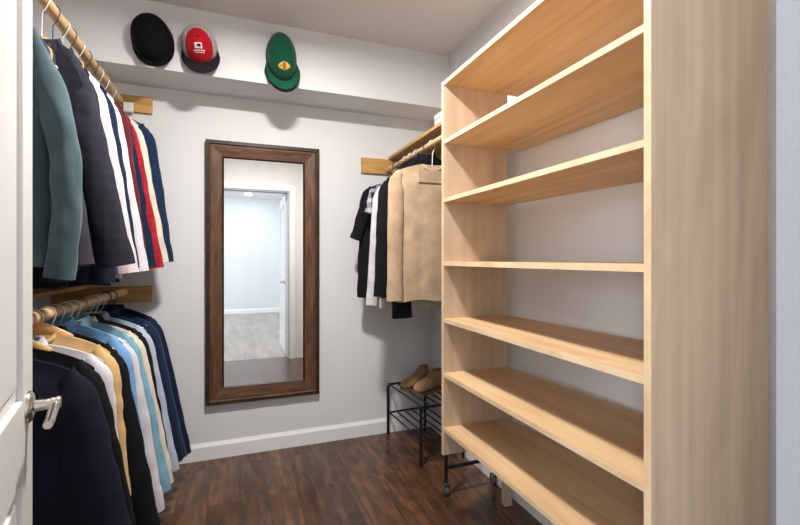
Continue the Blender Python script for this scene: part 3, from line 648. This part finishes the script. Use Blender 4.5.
def patch(parent, name, mat, outline, a, b, oz, depth, off):
    """a small emblem laid on the crown: fan of points following the dome"""
    cx = sum(p[0] for p in outline)/len(outline); cz = sum(p[1] for p in outline)/len(outline)
    vs = []; K = 5; n = len(outline)
    for k in range(K+1):
        for px, pz in outline:
            q = k/K; vs.append(dome_pt(a, b, oz, depth, cx+(px-cx)*max(q, 0.01), cz+(pz-cz)*max(q, 0.01), off))
    fs = [(k*n+i, k*n+(i+1) % n, (k+1)*n+(i+1) % n, (k+1)*n+i) for k in range(K) for i in range(n)]
    m = MB(); m.add(vs, fs); o = m.build(name, mat, parent, smooth=True)
    s = o.modifiers.new('s', 'SOLIDIFY'); s.thickness = 0.0015; s.offset = 0; return o
def rect(x0, x1, z0, z1, n=4):
    p = [(lerp(x0, x1, i/n), z0) for i in range(n)]+[(x1, lerp(z0, z1, i/n)) for i in range(n)]+[(lerp(x1, x0, i/n), z1) for i in range(n)]+[(x0, lerp(z1, z0, i/n)) for i in range(n)]
    return p
c_black = fabric('cap_black', rgb(9, 9, 11)); c_red = fabric('cap_red', rgb(178, 14, 34)); c_mesh = fabric('cap_mesh', rgb(196, 190, 186), kind='check', c2=rgb(150, 144, 142), freq=220)
c_dark = fabric('cap_brim_dark', rgb(34, 28, 34)); c_green = fabric('cap_green', rgb(10, 78, 56)); c_greend = fabric('cap_green_seam', rgb(8, 70, 50)); c_gold = fabric('emblem_gold', rgb(222, 190, 96)); c_orange = fabric('emblem_orange', rgb(176, 96, 28)); c_white = fabric('emblem_white', rgb(230, 226, 226)); c_navy = fabric('cap_navy', rgb(20, 22, 36))
c_blackseam = fabric('cap_seam', rgb(11, 11, 13))
def logo_red(t, a, b, oz, d):
    a, b, oz, d = a*0.91+0.004, b*0.93+0.004, oz-0.05*b, d+0.004; zc = oz-b*0.38
    patch(t, 'emblem', c_white, rect(-0.021, 0.015, zc-0.014, zc+0.012), a, b, oz, d, 0.003)
    patch(t, 'emblem_figure', c_navy, [(-0.014, zc-0.006), (-0.004, zc-0.004), (0.0, zc-0.009), (0.010, zc-0.006), (0.008, zc+0.003), (0.0, zc+0.007), (-0.009, zc+0.003)], a, b, oz, d, 0.005)
    for k in range(5): patch(t, 'lettering', c_white, rect(-0.027+k*0.011, -0.019+k*0.011, zc-0.024, zc-0.019, 1), a, b, oz, d, 0.003)
    for k in range(4): patch(t, 'lettering', c_white, rect(-0.020+k*0.011, -0.012+k*0.011, zc-0.031, zc-0.028, 1), a, b, oz, d, 0.003)
def logo_green(t, a, b, oz, d):
    zc = oz-b*0.56; pts = []
    for k in range(24):
        q = 2*PI*k/24; pts.append((0.034*math.cos(q)*1.0, zc+0.021*math.sin(q)*(1-0.35*abs(math.cos(q)))))
    patch(t, 'emblem', c_gold, pts, a, b, oz, d, 0.003)
    patch(t, 'emblem_centre', c_orange, [(0.010*math.cos(2*PI*k/16), zc+0.018*math.sin(2*PI*k/16)) for k in range(16)], a, b, oz, d, 0.005)
    patch(t, 'emblem_ring', c_orange, [(-0.018+0.004*math.cos(2*PI*k/12), zc+0.004*math.sin(2*PI*k/12)) for k in range(12)], a, b, oz, d, 0.005)
cap('plain black cap, leftmost of the three caps on the soffit', -0.42, 2.352, 0.198, 0.285, math.radians(-9), c_black, c_black, c_black, c_blackseam, brim_len=0.028, flare=-0.02)
cap('red cap with white back panels, dark brim and white emblem', -0.196, 2.345, 0.180, 0.272, math.radians(-7), c_red, c_mesh, c_dark, c_dark, logo_red, brim_len=0.06, full=True, flare=0.08)
cap('green cap with a yellow eye shaped emblem', 0.233, 2.350, 0.170, 0.338, math.radians(-5), c_green, c_green, c_green, c_greend, logo_green, brim_len=0.055, under=c_navy, flare=0.16)

# ------------------------------------------------------------------ shoe rack, boots, wheeled rack foot
def shoe_rack():
    rz = math.radians(3.2); t = thing('shoe_rack', 'black metal two tier shoe rack in the right back corner', 'shoe rack', (0.972, 2.812, 0), rz)
    W, Dp, r = 0.29, 0.51, 0.0095
    ZU, ZL = 0.346, 0.150
    for y in (0, -Dp):
        # bent end frame: two legs and a top rail in one bend
        for x in (0, W):
            MB().tube([(x, y, 0.001), (x, y, ZU-0.02), (x+(0.006 if x == 0 else -0.006), y, ZU-0.006)], r, 10).build('leg', M_blackmetal, t, smooth=True)
        MB().tube([(0.004, y, ZU), (W-0.004, y, ZU)], r*0.9, 10).build('top_rail', M_blackmetal, t, smooth=True)
        MB().tube([(0, y, ZL), (W, y, ZL)], r*0.7, 10).build('lower_rail', M_blackmetal, t, smooth=True)
    for z, n in ((ZU, 6), (ZL, 6)):
        for k in range(n):
            x = 0.006+(W-0.012)*k/(n-1); MB().tube([(x, 0, z+0.004), (x, -Dp, z+0.004)], 0.0055, 8).build('slat', M_blackmetal, t, smooth=True)
shoe_rack()
def boot(toe, heel, label, mat, mir):
    tx, ty = toe; hx, hy = heel; L = math.hypot(tx-hx, ty-hy); ang = math.atan2(ty-hy, tx-hx)
    t = thing('suede_boot', label, 'boot', (hx, hy, 0.3605), ang, 'pair of tan suede boots on the shoe rack')
    # local: heel at 0, toe at +x
    st = [(0.000, 0.024, 0.122, 0.028), (0.012, 0.036, 0.132, 0.018), (0.040, 0.042, 0.135, 0.015), (0.070, 0.043, 0.132, 0.015), (0.092, 0.041, 0.118, 0.015), (0.115, 0.041, 0.100, 0.015), (0.145, 0.044, 0.086, 0.015), (0.180, 0.049, 0.076, 0.015), (0.212, 0.049, 0.068, 0.015), (0.236, 0.041, 0.056, 0.016), (0.252, 0.022, 0.040, 0.020)]
    rings = []; s = L/0.25
    for x, hw, zt, zb in st:
        row = []
        for i in range(20):
            a = 2*PI*i/20; ca, sa = math.cos(a), math.sin(a)
            zc, hz = (zt+zb)/2, (zt-zb)/2
            wf = 1.0 if sa < 0 else (1-0.30*sa**2)
            row.append((x*s, mir*0.006*math.sin(x/0.25*PI)+hw*wf*math.copysign(abs(ca)**0.8, ca), zc+hz*math.copysign(abs(sa)**0.8, sa)))
        rings.append(row)
    MB().rings(rings).build('upper', mat, t, smooth=True, subd=1)
    so = MB(); top = []
    for x, hw, _, _ in st: top.append((x*s, hw+0.003))
    poly = top+[(x, -y) for x, y in reversed(top)]
    so.prism(poly, 'z', 0, 0.017); so.build('sole', M_sole, t, bevel=0.003)
    pts = []
    for i in range(20):
        a = 2*PI*i/20; pts.append((s*(0.040+0.036*math.cos(a)), 0.026*math.sin(a), 0.127-0.004*math.cos(a)))
    MB().tube(pts, 0.005, 8, closed=True).build('ankle_rim', mat, t, smooth=True)
    MB().prism([(s*(0.040+0.030*math.cos(2*PI*i/20)), 0.020*math.sin(2*PI*i/20)) for i in range(20)], 'z', 0.1265, 0.1305).build('opening_shade', blackf, t)  # black disc paints the shade inside the boot
    for k in range(3):
        x = (0.092+0.018*k); z = 0.122-0.013*k
        MB().tube([(x*s, -0.020, z-0.010), (x*s+0.002, 0, z+0.001), (x*s, 0.020, z-0.010)], 0.0022, 6).build('lace', M_sole, t, smooth=True)
boot((1.003, 2.60), (1.212, 2.685), 'tan suede ankle boot on the rack, the further left one of the pair', M_suede, 1)
boot((1.05, 2.49), (1.258, 2.57), 'tan suede ankle boot on the rack partly hidden by the shelving unit', M_suede2, -1)
# wheeled stand behind the far panel
t = thing('rolling_stand', 'black metal rolling stand with grey casters behind the foot of the shelving unit', 'rolling stand', (1.0, 1.975, 0))
for x in (0.0, 0.285):
    MB().tube([(x, 0, 0.065), (x-0.004, 0, 0.72)], 0.009, 10).build('upright', M_blackmetal, t, smooth=True)
    c = MB(); c.lathe([(0.001, -0.011), (0.020, -0.011), (0.025, -0.007), (0.025, 0.007), (0.020, 0.011), (0.001, 0.011)], (x, 0.006, 0.0255), 'x', 20)
    w_ = c.build('caster_wheel', M_rubber, t, smooth=True)
    f = MB(); f.box(x-0.017, x-0.013, -0.010, 0.014, 0.02, 0.062); f.box(x+0.013, x+0.017, -0.010, 0.014, 0.02, 0.062); f.box(x-0.017, x+0.017, -0.012, 0.014, 0.058, 0.066)
    f.build('caster_fork', M_nickel, w_)
MB().tube([(0, 0, 0.145), (0.285, 0, 0.145)], 0.010, 10).build('bottom_rail', M_blackmetal, t, smooth=True)
MB().tube([(-0.004, 0, 0.72), (0.281, 0, 0.72)], 0.009, 10).build('top_rail', M_blackmetal, t, smooth=True)
